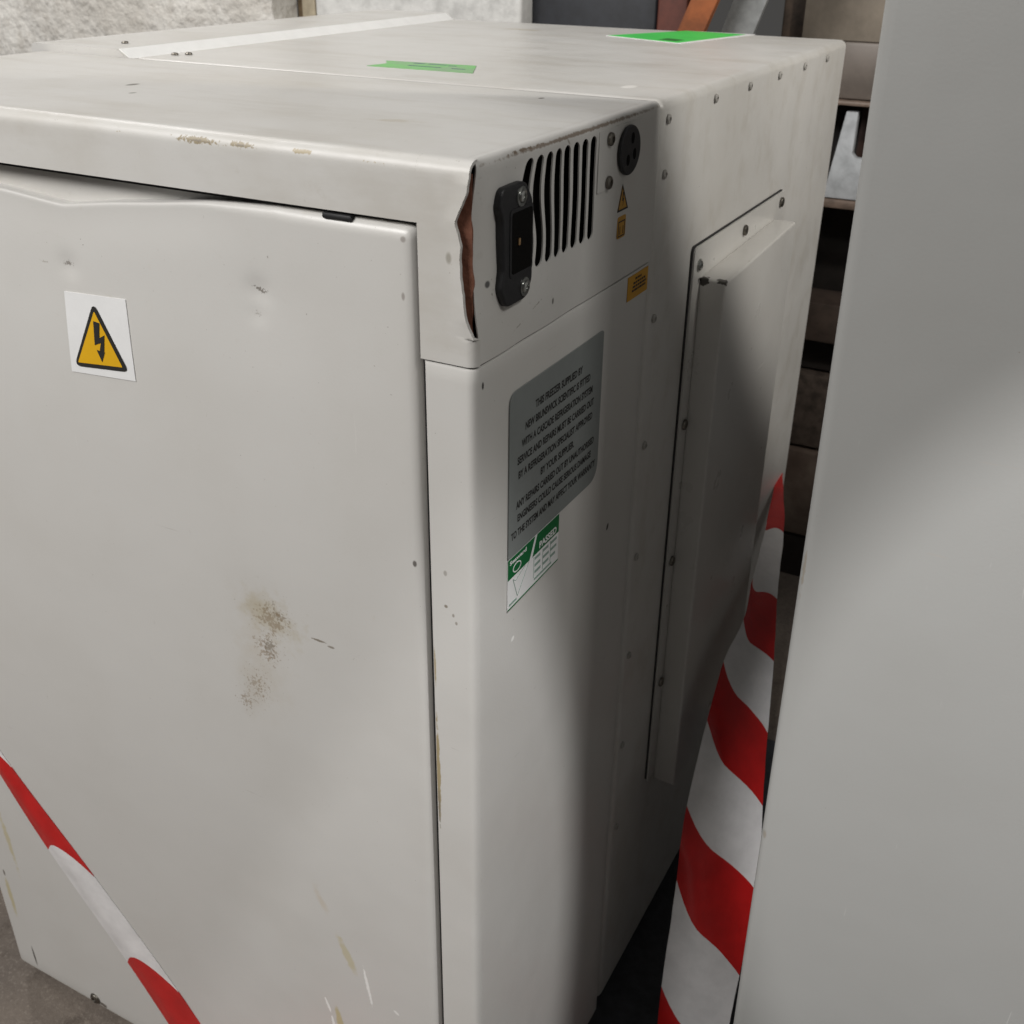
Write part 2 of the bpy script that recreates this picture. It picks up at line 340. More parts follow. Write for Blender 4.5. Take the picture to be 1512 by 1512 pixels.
def screw_mesh(name, r, mat, washer=0.0, slot=True):
    prof = []
    if washer: prof += [(washer, 0), (washer, r*0.18), (r*1.02, r*0.2)]
    prof += [(r, r*0.1), (r, r*0.35), (r*0.92, r*0.5), (r*0.75, r*0.60), (r*0.5, r*0.66)]
    if slot: prof += [(r*0.46, r*0.66), (r*0.40, r*0.35)]
    vs, fs = lathe(prof, 18)
    me = bpy.data.meshes.new(name); me.from_pydata([Vector(v)*U for v in vs], [], fs)
    bm = bmesh.new(); bm.from_mesh(me); bmesh.ops.recalc_face_normals(bm, faces=bm.faces); bm.to_mesh(me); bm.free()
    smooth(me, 30); me.materials.append(mat); return me
def put_screw(me, plane, a, b, off, parent, tilt=0.0):
    o = bpy.data.objects.new('screw', me); COL.objects.link(o); o.parent = parent
    nrm = {'F': Vector((0, -1, 0)), 'S': Vector((1, 0, 0)), 'T': Vector((0, 0, 1))}[plane]
    o.location = W(*on(plane, a, b, off)); q = nrm.to_track_quat('Z', 'Y')
    o.rotation_euler = (q.to_matrix() @ Matrix.Rotation(random.uniform(0, 3), 3, 'Z')).to_euler(); return o
def arc(c, r, a0, a1, n):
    return [(c[0]+r*math.cos(math.radians(a0+(a1-a0)*k/n)), c[1]+r*math.sin(math.radians(a0+(a1-a0)*k/n))) for k in range(n+1)]
def solidify(o, t, off=-1):
    m = o.modifiers.new('thickness', 'SOLIDIFY'); m.thickness = t*U; m.offset = off
    e = o.modifiers.new('crisp', 'EDGE_SPLIT'); e.split_angle = math.radians(40); return m
def lerp_tab(tab, x):
    if x <= tab[0][0]: return tab[0][1]
    for (x0, y0), (x1, y1) in zip(tab, tab[1:]):
        if x <= x1: return y0+(y1-y0)*(x-x0)/(x1-x0)
    return tab[-1][1]
def linspace(a, b, n): return [a+(b-a)*k/(n-1) for k in range(n)]

# ------------------------------------------------------------------ setting: floor and wall
m, nt, b = new_mat('concrete_floor'); nb = NB(nt)
n1 = nb.noise(0.55, 6, 0.65); n2 = nb.noise(3.2, 6, 0.7); n3 = nb.noise(30, 3, 0.6)
c = nb.mix(nb.ramp(n1, 0.3, 0.7), (0.17, 0.14, 0.115), (0.10, 0.082, 0.07))
c = nb.mix(nb.math('MULTIPLY', nb.ramp(n2, 0.5, 0.72), 0.7), c, (0.06, 0.045, 0.035))
c = nb.mix(nb.math('MULTIPLY', nb.ramp(n3, 0.5, 0.75), 0.4), c, (0.30, 0.26, 0.22))
nt.links.new(c, b.inputs['Base Color']); b.inputs['Roughness'].default_value = 0.7
nt.links.new(nb.bump(nb.noise(5, 6, 0.7), 0.5, 0.006), b.inputs['Normal']); M['floor'] = m
vs = []; fs = []; NX, NY = 50, 40
for j in range(NY+1):
    for i in range(NX+1):
        x = -22+i*44/NX; y = -14+j*30/NY
        vs.append((x, y, -H+0.03*noise.noise(Vector((x*0.6, y*0.6, 0)))-0.015))
for j in range(NY):
    for i in range(NX): fs.append((j*(NX+1)+i, j*(NX+1)+i+1, (j+1)*(NX+1)+i+1, (j+1)*(NX+1)+i))
tag(mesh_from('floor', vs, fs, M['floor'], sm=60), kind='structure')

o = plate('gap_shade_sheet', rounded(rect(-0.14, -1.6, 5.5, 7.6), 0.1), 'T', -H, 0.06, plain('gap_shade_dark', (0.055, 0.060, 0.070), 0.6, nz=0.2, bump=0.3))  # dark sheet added to keep the gap floor dark and stop bounce
tag(o, 'dark blue-black sheet added over the floor to keep the gap beside the freezer dark', 'mat')

m, nt, b = new_mat('rough_render'); nb = NB(nt)
n1 = nb.noise(0.7, 4, 0.55); n2 = nb.noise(5.0, 3, 0.55); n3 = nb.noise(11.0, 2, 0.5)
c = nb.mix(nb.ramp(n1, 0.30, 0.70), (0.70, 0.68, 0.645), (0.50, 0.475, 0.435))
c = nb.mix(nb.math('MULTIPLY', nb.ramp(n2, 0.48, 0.72), 0.60), c, (0.42, 0.39, 0.35))
c = nb.mix(nb.math('MULTIPLY', nb.ramp(n3, 0.58, 0.78), 0.5), c, (0.27, 0.25, 0.22))
nt.links.new(c, b.inputs['Base Color']); b.inputs['Roughness'].default_value = 0.85
nt.links.new(nb.bump(nb.noise(7.0, 3, 0.5), 0.5, 0.012), b.inputs['Normal']); M['render'] = m
M['render2'] = plain('smooth_render', (0.66, 0.655, 0.635), 0.8, nz=0.16, nscale=2.5, bump=0.35)
M['seam'] = plain('brown_joint', (0.16, 0.11, 0.06), 0.8, nz=0.2)
M['tan_band'] = plain('tan_edge', (0.42, 0.36, 0.26), 0.8, nz=0.2, nscale=3)
wall = bpy.data.objects.new('stone_wall', None); COL.objects.link(wall); wall.location = (0, 0, 0)
tag(wall, 'pale rough rendered wall with a brown vertical joint behind the freezer', 'wall')
vs = []; fs = []; NX, NZ = 90, 110
xs = linspace(-20, -8.86, NX+1); zs = linspace(-9, 4, NZ+1)
for j in range(NZ+1):
    for i in range(NX+1):
        p = Vector((xs[i], 0, zs[j]))
        d = 0.05*noise.fractal(p*1.3, 1.0, 2.0, 3)+0.02*noise.noise(p*5)
        vs.append((xs[i], 10.0+d*(0.2 if i == NX else 1), zs[j]))
for j in range(NZ):
    for i in range(NX): fs.append((j*(NX+1)+i, j*(NX+1)+i+1, (j+1)*(NX+1)+i+1, (j+1)*(NX+1)+i))
o = mesh_from('rough_panel', vs, fs, M['render'], wall, sm=60); solidify(o, 0.5, -1)
box('joint', (-8.85, 10.02, -9), (-8.76, 10.4, 4), M['seam'], wall)
box('edge_band', (-8.75, 9.98, -9), (-8.50, 10.4, 4), M['tan_band'], wall, 0.02, 2)
box('smooth_panel', (-8.49, 9.97, -9), (-4.98, 10.4, 4), M['render2'], wall, 0.05, 3)

# ------------------------------------------------------------------ background things
o = box('dark_cupboard', (-5.10, 10.3, -9), (-3.12, 12.0, 3.0), plain('dark_blue_black', (0.018, 0.020, 0.026), 0.5, nz=0.2), bev=0.04)
tag(o, 'near black upright cupboard standing beyond the far edge of the freezer top', 'cupboard')
o = box('red_board', (-3.08, 10.2, -9), (-2.66, 10.5, 3.0), plain('red_brown_board', (0.115, 0.028, 0.016), 0.6, nz=0.2, nscale=3), bev=0.03)
tag(o, 'dark red brown upright board beside the near black cupboard', 'board')
o = box('timber_post', (-2.64, 10.25, -9), (-2.47, 10.5, 3.0), plain('tan_timber', (0.26, 0.17, 0.09), 0.7, nz=0.25, nscale=3), bev=0.02)
tag(o, 'thin tan timber post between the red board and the orange plank', 'post')
def board(name, pts, y0, y1, mat):
    n = len(pts); vs = [(a, y0, b) for a, b in pts]+[(a, y1, b) for a, b in pts]
    fs = [tuple(range(n)), tuple(range(2*n-1, n-1, -1))]+[(i, i+n, (i+1) % n+n, (i+1) % n) for i in range(n)]
    return mesh_from(name, vs, fs, mat, None, sm=0)
o = board('orange_plank', [(-6.2, -9), (-5.85, -9), (-0.85, 3.6), (-1.20, 3.6)], 10.0, 10.12, plain('orange_plank', (0.34, 0.095, 0.022), 0.55, nz=0.25, nscale=2.5))
for v in o.data.vertices: pass
tag(o, 'orange brown plank leaning at a slant behind the freezer', 'plank')
o = board('grey_sheet', [(-5.3, -9), (-4.9, -9), (-0.70, 3.2), (-1.15, 3.2)], 10.6, 10.68, plain('grey_sheet', (0.30, 0.31, 0.31), 0.5, nz=0.15))
tag(o, 'pale grey sheet leaning just right of the orange plank', 'sheet')
o = box('brown_upright', (-1.95, 12.2, -9), (-1.62, 12.6, 3.0), plain('brown_upright', (0.10, 0.07, 0.05), 0.6, nz=0.25), bev=0.03)
tag(o, 'dark brown upright post left of the beige rack panel', 'post')
rack = bpy.data.objects.new('storage_rack', None); COL.objects.link(rack); rack.location = W(-0.5, 12, -9)
tag(rack, 'brown storage rack with beige panel and pale slotted bracket seen through the gap', 'rack')
def rp(name, lo, hi, mat, bev=0.03):
    o = box(name, lo, hi, mat, None, bev, 2); o.parent = rack; o.matrix_parent_inverse = Matrix.Translation(-W(-0.5, 12, -9)); return o
bgr = plain('rack_brown_panel', (0.19, 0.16, 0.138), 0.45, nz=0.2, nscale=0.9)
bge = plain('rack_beige_panel', (0.31, 0.265, 0.215), 0.40, nz=0.22, nscale=0.8)
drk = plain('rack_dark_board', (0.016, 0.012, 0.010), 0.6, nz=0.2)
brn = plain('rack_brown_board', (0.10, 0.072, 0.058), 0.55, nz=0.25, nscale=2)
gry = plain('rack_pale_bracket', (0.52, 0.54, 0.56), 0.45, nz=0.14, nscale=5)
lip = plain('rack_edge', (0.26, 0.19, 0.15), 0.5, nz=0.2)
rp('beige_panel', (-1.60, 12.02, -0.365), (3.0, 12.9, 1.2), bge, 0.01)
rp('brown_panel', (-1.60, 12.0, -1.12), (3.0, 12.9, -0.37), bgr, 0.05)
rp('panel_lip', (-1.60, 11.9, -1.19), (3.0, 12.9, -1.13), lip, 0.02)
rp('back_board', (-1.60, 13.1, -9), (3.0, 13.3, 1.5), drk, 0.0)
rp('inner_brown_board', (-0.72, 12.6, -2.1), (3.0, 12.7, -1.25), plain('dark_brown_board', (0.045, 0.022, 0.016), 0.5), 0.0)
# slotted L bracket
bk = [(-0.99, -2.48), (-0.10, -2.48), (-0.10, -1.90), (-0.60, -1.90), (-0.66, -1.84), (-0.66, -1.28), (-0.82, -1.28)]
o = board('bracket', bk, 12.0, 12.12, gry); o.parent = rack; o.matrix_parent_inverse = Matrix.Translation(-W(-0.5, 12, -9))
rp('shelf_edge', (-1.60, 11.95, -2.62), (3.0, 12.9, -2.50), lip, 0.02)
rp('lower_rail', (-1.60, 12.1, -4.72), (3.0, 12.9, -4.10), brn, 0.03)
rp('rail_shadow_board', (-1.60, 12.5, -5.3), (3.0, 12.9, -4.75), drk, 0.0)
rp('base_board', (-1.60, 12.3, -6.60), (3.0, 12.9, -5.35), plain('rack_low_brown', (0.11, 0.085, 0.07), 0.5, nz=0.3), 0.03)
rp('tan_crate_side', (-1.60, 12.2, -8.2), (3.0, 12.9, -6.65), plain('rack_tan', (0.15, 0.118, 0.095), 0.5, nz=0.35, nscale=1.2, col2=(0.07, 0.048, 0.038)), 0.03)
rp('foot', (-1.60, 12.2, -9.0), (3.0, 12.9, -8.25), drk, 0.0)

# ------------------------------------------------------------------ the freezer
fz = bpy.data.objects.new('freezer', None); COL.objects.link(fz); fz.location = (0, 0, 0)
tag(fz, 'large scuffed off-white laboratory freezer with torn corner and warning stickers', 'freezer')
BOT = -8.81
# body
box('body', (-4.70, 2.475, BOT+0.05), (-0.005, 7.70, 0.0), M['body'], fz, 0.07, 6)
# insulated door slab along the far left side
dp = [(-5.86, BOT+0.25), (-4.715, BOT+0.25), (-4.715, -0.030), (-4.725, -0.022), (-4.845, 0.052), (-4.86, 0.056), (-5.82, 0.056), (-5.85, 0.045), (-5.86, 0.02)]
vs = [(a, 2.47, b_) for a, b_ in dp]+[(a, 7.78, b_) for a, b_ in dp]; n = len(dp)
fs = [tuple(range(n)), tuple(range(2*n-1, n-1, -1))]+[(i, i+n, (i+1) % n+n, (i+1) % n) for i in range(n)]
fd = mesh_from('freezer_door', vs, fs, M['body'], fz, sm=30)
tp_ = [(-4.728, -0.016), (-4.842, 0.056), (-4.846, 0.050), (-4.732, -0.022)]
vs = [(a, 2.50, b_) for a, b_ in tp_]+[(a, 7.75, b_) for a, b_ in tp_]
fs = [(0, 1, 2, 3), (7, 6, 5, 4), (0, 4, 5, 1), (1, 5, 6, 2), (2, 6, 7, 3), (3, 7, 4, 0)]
mesh_from('bright_edge_strip', vs, fs, plain('bright_edge_white', (0.88, 0.88, 0.87), 0.4, nz=0.03), fd, sm=0)  # white strip added to brighten the chamfered door edge
# near-black carcass gives the shade seen through gaps and vents
box('inner_carcass', (-5.60, 0.30, BOT+0.06), (-0.25, 2.465, -0.10), M['void'], fz)
# castors and base under the body
for px, py in ((-5.2, 0.5), (-0.45, 0.5), (-0.45, 7.2), (-4.3, 7.2)):
    vsx, fsx = lathe([(0.05, -0.06), (0.10, -0.05), (0.11, 0.0), (0.10, 0.05), (0.05, 0.06)], 18)
    me = bpy.data.meshes.new('castor'); me.from_pydata([Vector((v[2], v[0], v[1]))*U for v in vsx], [], fsx); smooth(me, 40)
    o = link('castor', me, M['rubber'], fz); o.location = W(px, py, -8.885)

# front panel: dented sheet, top left bowed in under the hood
CR = [(-5.7, -0.40), (-3.43, -0.500), (-3.05, -0.530), (-2.93, -0.536), (-2.75, -0.510), (-2.5, -0.475), (-2.1, -0.430), (-1.745, -0.385), (-1.3, -0.350), (-0.9, -0.30)]
def fdent(x, z):
    d = 0.0
    zc = lerp_tab(CR, x)
    k = max(0.0, min(1.0, (-1.0-x)/0.9))
    d += k*0.018*math.exp(-((z-zc)/0.22)**2)
    d += 0.03*math.exp(-((x+3.2)/1.2)**2-((z+0.75)/0.6)**2)
    for cx_, cz_, r_, a_ in ((-2.96, -0.92, 0.08, 0.012), (-1.43, -0.85, 0.08, 0.014), (-1.446, -0.99, 0.06, 0.007), (-1.43, -0.9, 0.40, 0.015), (-1.65, -3.15, 0.30, 0.010)):
        d += a_*math.exp(-((x-cx_)**2+(z-cz_)**2)/r_**2)
    d += 0.010*noise.noise(Vector((x*0.5, z*0.4, 3.1)))
    return d
x0, x1, z0, z1, r = -5.66, -0.347, BOT, -0.345, 0.075
def ptop(x): return min(-0.345, lerp_tab(CR, x)) if x < -0.9 else -0.345
def edge_lines(a, b, r, n, both=(True, True)):
    out = []
    if both[0]: out += [a+r*(1-math.cos(math.radians(t))) for t in (0, 15, 30, 45, 60, 75)]
    out += linspace(a+(r if both[0] else 0), b-(r if both[1] else 0), n)
    if both[1]: out += [b-r*(1-math.cos(math.radians(t))) for t in (75, 60, 45, 30, 15, 0)]
    return out
gx = edge_lines(x0, x1, r, 150); gz = [z for z in edge_lines(z0, z1, r, 60) if z < -1.4]+linspace(-1.38, z1-r, 60)+[z1-r*(1-math.cos(math.radians(t))) for t in (75, 60, 45, 30, 15, 0)]
vs = []; fs = []
for z_ in gz:
    for x in gx:
        zt = ptop(x); z = z_ if z_ < -1.3 else -1.3+(z_+1.3)*(zt+1.3)/(z1+1.3)
        e = 0.0
        rt = r*min(1, max(0.22, (x+1.9)/0.9+0.22)); zt_d = (zt-z)
        for dd, rr_ in ((x-x0, r), (x1-x, r), (zt_d*(r/rt) if False else zt_d, rt), (z-z0, r)):
            if dd < rr_: e += rr_-math.sqrt(max(0, rr_*rr_-(rr_-dd)**2))
        vs.append((x, e+fdent(x, z), z))
n = len(gx)
for j in range(len(gz)-1):
    for i in range(n-1): fs.append((j*n+i, j*n+i+1, (j+1)*n+i+1, (j+1)*n+i))
ring = [i for i in range(n)]+[j*n+n-1 for j in range(1, len(gz))]+[(len(gz)-1)*n+i for i in range(n-2, -1, -1)]+[j*n for j in range(len(gz)-2, 0, -1)]
k0 = len(vs)
for i in ring:
    v = vs[i]; vs.append((v[0], v[1]+0.16, v[2]))
for k in range(len(ring)):
    a_, b_ = ring[k], ring[(k+1) % len(ring)]; fs.append((a_, b_, k0+(k+1) % len(ring), k0+k))
fp = mesh_from('front_panel', vs, fs, M['front'], fz, sm=50)
box('inner_frame', (-5.6, 0.135, -0.90), (-0.42, 0.19, -0.12), M['body'], fz)
box('gap_dark_strip', (-0.365, 0.05, BOT+0.05), (-0.305, 0.13, -0.36), M['rubber'], fz)  # black strip added to darken the gap beside the post
box('gap_dark_strip', (-5.6, 0.05, -0.352), (-0.37, 0.13, -0.322), M['rubber'], fz)  # black strip added to darken the line under the hood lip
box('rubber_stop', (-0.93, 0.0, -0.375), (-0.74, 0.2, -0.34), M['rubber'], fz, 0.012, 2)

# hood: top sheet and front lip with a jagged torn corner
prof = []                                             # (y, z) from the back of the top over the front fold
prof += [(2.445, -0.07), (2.445, -0.02), (2.425, 0.0)]
prof += [(y, 0.0) for y in linspace(2.38, 0.085, 24)]
rf = 0.075
prof += [(rf-rf*math.sin(math.radians(t)), -rf+rf*math.cos(math.radians(t))) for t in (0, 10, 20, 30, 40, 50, 60, 70, 80, 90)]
prof += [(0.0, z) for z in linspace(-0.10, -0.325, 12)]
prof += [(0.02, -0.33), (0.12, -0.33)]
xsn = linspace(-5.66, -0.40, 60)+linspace(-0.335, -0.09, 10)
vs = []; fs = []
for (y, z) in prof:
    for x in xsn:
        w_ = 0.012*noise.noise(Vector((x*0.7, y*0.8, 0)))*min(1, max(0, (-0.4-x)/0.6))*min(1, max(0, min(y-0.2, 2.3-y)/0.4))
        vs.append((x, y, z+w_))
n = len(xsn)
for j in range(len(prof)-1):
    for i in range(n-1):
        if prof[j+1][0] <= 0.076 and xsn[i+1] > -0.33: continue      # the corner piece takes over here
        if j >= len(prof)-3 and xsn[i+1] > -0.33: continue
        fs.append((j*n+i, j*n+i+1, (j+1)*n+i+1, (j+1)*n+i))
hood = mesh_from('hood', vs, fs, M['hood'], fz, sm=50)
# corner piece in front: from the lip down to the hood's lower edge, torn along its right side
TEAR = [(-0.90, -0.004), (-0.86, -0.020), (-0.80, -0.046), (-0.75, -0.058), (-0.70, -0.060), (-0.62, -0.071), (-0.55, -0.078), (-0.46, -0.080), (-0.41, -0.074), (-0.36, -0.088), (-0.32, -0.102), (-0.295, -0.106), (-0.26, -0.092), (-0.20, -0.062), (-0.14, -0.036), (-0.05, -0.022), (0.0, -0.022)]
vs = []; fs = []
zrows = linspace(-1.045, -0.90, 10)+linspace(-0.89, -0.10, 60)
rc = 0.055; cols = linspace(0, 1, 12)
rows = []
for z in zrows:
    if z <= -0.895:
        row = [(x, 0.0, z) for x in linspace(-0.335, -rc, 8)]+[(-rc+rc*math.sin(math.radians(t)), rc-rc*math.cos(math.radians(t)), z) for t in (22, 45, 67, 90)]
    else:
        xr = lerp_tab(TEAR, z)+0.004*noise.noise(Vector((0, 0, z*22)))
        s_ = min(1, (z+0.895)/0.1) if z < -0.795 else 1
        row = []
        for c_ in cols:
            x = -0.335+(xr+0.335)*c_
            lift = 0.012*s_*max(0, c_-0.7)/0.3                     # lip of the tear curls outward
            row.append((x, -lift, z))
    rows.append(row)
# fold over to the top at the very corner
for t in (90, 75, 60, 45, 30, 15, 0):
    y = rf-rf*math.sin(math.radians(t)); z = -rf+rf*math.cos(math.radians(t))
    rows.append([(-0.335+(-0.030+0.335)*c_, y, z) for c_ in cols])
rows.append([(-0.335+(-0.030+0.335)*c_, 0.085, 0.0) for c_ in cols])
for row in rows: vs += row
n = 12
for j in range(len(rows)-1):
    for i in range(n-1): fs.append((j*n+i, j*n+i+1, (j+1)*n+i+1, (j+1)*n+i))
o = mesh_from('corner_sheet', vs, fs, M['hood'], hood, sm=50); solidify(o, 0.018, -1)
if o.data.polygons[5].normal.y > 0: o.data.flip_normals()
# torn hole: brown inner board behind it
tb = [(-0.17, 0.03, -0.94), (0.0, 0.16, -0.94), (0.0, 0.16, -0.06), (-0.17, 0.03, -0.06)]
vs = []; fs = []
for j, z in enumerate(linspace(-0.93, -0.07, 40)):
    for i, s_ in enumerate(linspace(0, 1, 8)):
        vs.append((-0.19+0.145*s_+0.012*noise.noise(Vector((s_*5, z*9, 0))), 0.010+0.045*s_+0.006*noise.noise(Vector((s_*7, z*14, 4))), z))
for j in range(39):
    for i in range(7): fs.append((j*8+i, j*8+i+1, (j+1)*8+i+1, (j+1)*8+i))
o = mesh_from('inner_board', vs, fs, M['foam'], hood, sm=50); solidify(o, 0.02, -1)
# hood side sheet with eight vent slots, dented round the inlet
SL = [0.592, 0.705, 0.820, 0.934, 1.045, 1.162, 1.279, 1.394]; SW = 0.041; ST, SB = -0.072, -0.672
def slot_w(z):
    d = min(ST-z, z-SB)
    if d >= SW: return SW
    if d <= 0: return SW*0.12
    return max(SW*0.12, SW*math.sqrt(max(0, 1-((SW-d)/SW)**2)))
def ys_at(z):
    w_ = slot_w(z); out = [0.065, 0.075, 0.09]+linspace(0.11, 0.52, 22)
    for k, yc in enumerate(SL):
        out += [yc-w_, yc-w_*0.5, yc, yc+w_*0.5, yc+w_]
        if k < 7: out += [(yc+SL[k+1])/2]
    return out+linspace(1.45, 2.40, 24)+[2.425, 2.44, 2.445]
ra = 0.085
zz = [-ra+ra*math.sin(math.radians(t)) for t in (90, 78, 66, 54, 42, 30, 18, 6)]+[-0.085]
zsl = sorted(set([round(ST-SW*(1-math.cos(math.radians(t))), 5) for t in range(0, 91, 15)]+[round(SB+SW*(1-math.cos(math.radians(t))), 5) for t in range(0, 91, 15)]), reverse=True)
zz2 = sorted(set(zsl+[round(v, 5) for v in linspace(-0.12, -0.62, 40)]+[round(v, 5) for v in linspace(-0.69, -1.045, 24)]), reverse=True)
# arc over the top first, then the flat
rowsz = [(-ra*(1-math.cos(math.radians(t)))+0.0, 0, t) for t in ()]
rows = []
def sdent(y, z):
    inn = 0.0
    tz = math.exp(-((z+0.42)/0.42)**2)
    if y < 0.33: inn += 0.060*tz*((0.33-y)/0.27)**2
    inn += 0.030*math.exp(-((y-0.40)/0.24)**2-((z+0.46)/0.30)**2)
    inn += 0.006*noise.noise(Vector((y*3, z*3, 9)))
    return inn
def swarp(y, z):
    return 0.042*math.exp(-((y-0.53)/0.28)**2)*math.sin((z-SB)/(ST-SB)*math.pi*2.1)
nY = len(ys_at(-0.3))
for t in (90, 78, 66, 54, 42, 30, 18, 8):
    a_ = math.radians(t); zt = -ra+ra*math.sin(a_); xo = -ra+ra*math.cos(a_)
    rows.append([(xo-0.6*sdent(y, zt)*math.cos(a_), y+swarp(y, zt)*0, zt) for y in ys_at(-0.05)])
zflat = [z for z in zz2 if z < -ra-0.001] if False else zz2
# slots begin just under the fold: shift the fold radius so that slots stay on the flat
rows = []
ra = 0.055
for t in (90, 78, 66, 54, 42, 30, 18, 8):
    a_ = math.radians(t); zt = -ra+ra*math.sin(a_); xo = -ra+ra*math.cos(a_)
    rows.append(([(xo-sdent(y, zt)*math.cos(a_), y, zt) for y in ys_at(-0.05)], zt))
for z in [v for v in zz2 if v < -ra-0.004]:
    rows.append(([(-sdent(y, z), y+swarp(y, z), z) for y in ys_at(z)], z))
vs = []; fs = []
for row, z in rows: vs += row
yc0 = ys_at(-0.3)
for j in range(len(rows)-1):
    zm = (rows[j][1]+rows[j+1][1])/2
    for i in range(nY-1):
        ym = (yc0[i]+yc0[i+1])/2
        if SB < zm < ST and any(abs(ym-yc) < SW for yc in SL): continue
        fs.append((j*nY+i, (j+1)*nY+i, (j+1)*nY+i+1, j*nY+i+1))
hs = mesh_from('hood_side', vs, fs, M['hood_side'], hood, sm=50)
if sum(p.normal.x for p in hs.data.polygons) < 0: hs.data.flip_normals()
solidify(hs, 0.009, -1)
# strip joining top sheet and side fold
plate('top_strip', [(-0.093, 0.08), (-0.050, 0.08), (-0.050, 2.44), (-0.093, 2.44)], 'T', -0.018, 0.0175, M['hood'], hood)
# lower side panel with wrap-round front post
prof = [(-0.315, 0.14), (-0.315, 0.012), (-0.303, 0.0)]+[(x, 0.0) for x in linspace(-0.28, -0.075, 5)]
prof += [(-0.055+0.055*math.sin(math.radians(t)), 0.055-0.055*math.cos(math.radians(t))) for t in (0, 15, 30, 45, 60, 75, 90)]
prof += [(0.0, y) for y in linspace(0.12, 2.40, 30)]+[(-0.008, 2.43), (-0.03, 2.445)]
zl = [-1.056, -1.060, -1.072]+linspace(-1.15, BOT+0.02, 60)
vs = []; fs = []
for z in zl:
    ins = 0.015 if z == -1.056 else 0.004 if z == -1.060 else 0.0
    for (x, y) in prof:
        wv = 0.004*noise.noise(Vector((0, y*0.7, z*0.5)))*(1 if 0.2 < y < 2.3 else 0)
        vs.append((x-ins+wv, y+ins, z))
n = len(prof)
for j in range(len(zl)-1):
    for i in range(n-1): fs.append((j*n+i, j*n+i+1, (j+1)*n+i+1, (j+1)*n+i))
sp = mesh_from('side_panel', vs, fs, M['side'], fz, sm=50)
if sum(p.normal.x*p.area for p in sp.data.polygons) < 0: sp.data.flip_normals()
solidify(sp, 0.016, -1)

# mains inlet
inl = plate('mains_inlet', rounded([(0.235, -0.165), (0.50, -0.165), (0.575, -0.27), (0.585, -0.70), (0.53, -0.795), (0.29, -0.795), (0.235, -0.69), (0.262, -0.59), (0.248, -0.32), (0.215, -0.26)], [0.07, 0.09, 0.06, 0.10, 0.10, 0.08, 0.06, 0.10, 0.10, 0.05]), 'S', -0.04, 0.068, M['black'], hood)
mm = inl.modifiers.new('bevel', 'BEVEL'); mm.width = 0.014*U; mm.segments = 3; mm.limit_method = 'ANGLE'
plate('socket_rim', rounded(rect(0.315, -0.645, 0.572, -0.285), 0.03), 'S', 0.028, 0.004, M['black'], inl)
plate('socket_well', rounded(rect(0.335, -0.625, 0.560, -0.305), 0.02), 'S', 0.028, 0.0055, M['void'], inl)
box('contact_pin', (0.028, 0.392, -0.480), (0.046, 0.412, -0.440), M['brass'], inl, 0.006, 2)
scz = screw_mesh('zinc_screw', 0.034, M['zinc'], 0.052)
put_screw(scz, 'S', 0.440, -0.235, 0.028, inl); put_screw(scz, 'S', 0.490, -0.725, 0.028, inl)
# earth plate with two screws and the round outlet
plate('outlet_plate', rounded(rect(1.465, -0.415, 2.12, -0.058), 0.01), 'S', 0.0, 0.006, M['side'], hood)
scp = screw_mesh('plate_screw', 0.040, M['steel'])
put_screw(scp, 'S', 1.610, -0.118, 0.006, hood); put_screw(scp, 'S', 1.612, -0.372, 0.006, hood)
circ = [(1.888+0.158*math.cos(a), -0.222+0.150*math.sin(a)) for a in [2*math.pi*k/40 for k in range(40)]]
out = plate('round_outlet', circ, 'S', 0.006, 0.030, M['black'], hood)
mm = out.modifiers.new('bevel', 'BEVEL'); mm.width = 0.012*U; mm.segments = 3; mm.limit_method = 'ANGLE'
for (py, pz) in ((1.905, -0.150), (1.945, -0.250), (1.845, -0.275)):
    plate('pin_hole', [(py+0.024*math.cos(a), pz+0.034*math.sin(a)) for a in [2*math.pi*k/14 for k in range(14)]], 'S', 0.036, 0.0012, M['void'], out)
# small warning signs
tri = [(1.862, -0.425), (1.795, -0.592), (1.968, -0.592)]
t1 = plate('hazard_label', rounded(tri, 0.012, 3), 'S', 0.0, 0.003, M['orange2'], hood)
def frame(name, pts, w_, plane, off, th, mat, parent, rr=0.0):
    c = Vector((sum(p[0] for p in pts)/len(pts), sum(p[1] for p in pts)/len(pts)))
    n = len(pts); inner = []
    for i in range(n):
        p = Vector(pts[i]); a = (Vector(pts[i-1])-p).normalized(); b_ = (Vector(pts[(i+1) % n])-p).normalized()
        bi = (a+b_).normalized(); half = a.angle(b_)/2; inner.append(p+bi*(w_/math.sin(half)))
    outp = rounded(pts, rr) if rr else [tuple(p) for p in pts]
    inp = rounded([tuple(p) for p in inner], rr*0.25) if rr else [tuple(p) for p in inner]
    k = len(outp)
    vs = [on(plane, a, b_, off+th) for a, b_ in outp]+[on(plane, a, b_, off+th) for a, b_ in inp]+[on(plane, a, b_, off) for a, b_ in outp]
    fs = []
    for i in range(k):
        j = (i+1) % k
        fs += [(i, j, k+j, k+i), (2*k+i, 2*k+j, j, i)]
    return mesh_from(name, vs, fs, mat, parent, sm=0)
frame('border', tri, 0.012, 'S', 0.003, 0.001, M['ink'], t1)
plate('bolt_mark', [(1.872, -0.475), (1.888, -0.475), (1.880, -0.515), (1.893, -0.515), (1.878, -0.565), (1.880, -0.530), (1.866, -0.530)], 'S', 0.003, 0.0012, M['ink'], t1)
t2 = plate('book_label', rounded(rect(1.812, -0.765, 1.945, -0.625), 0.02), 'S', 0.0, 0.003, M['orange2'], hood)
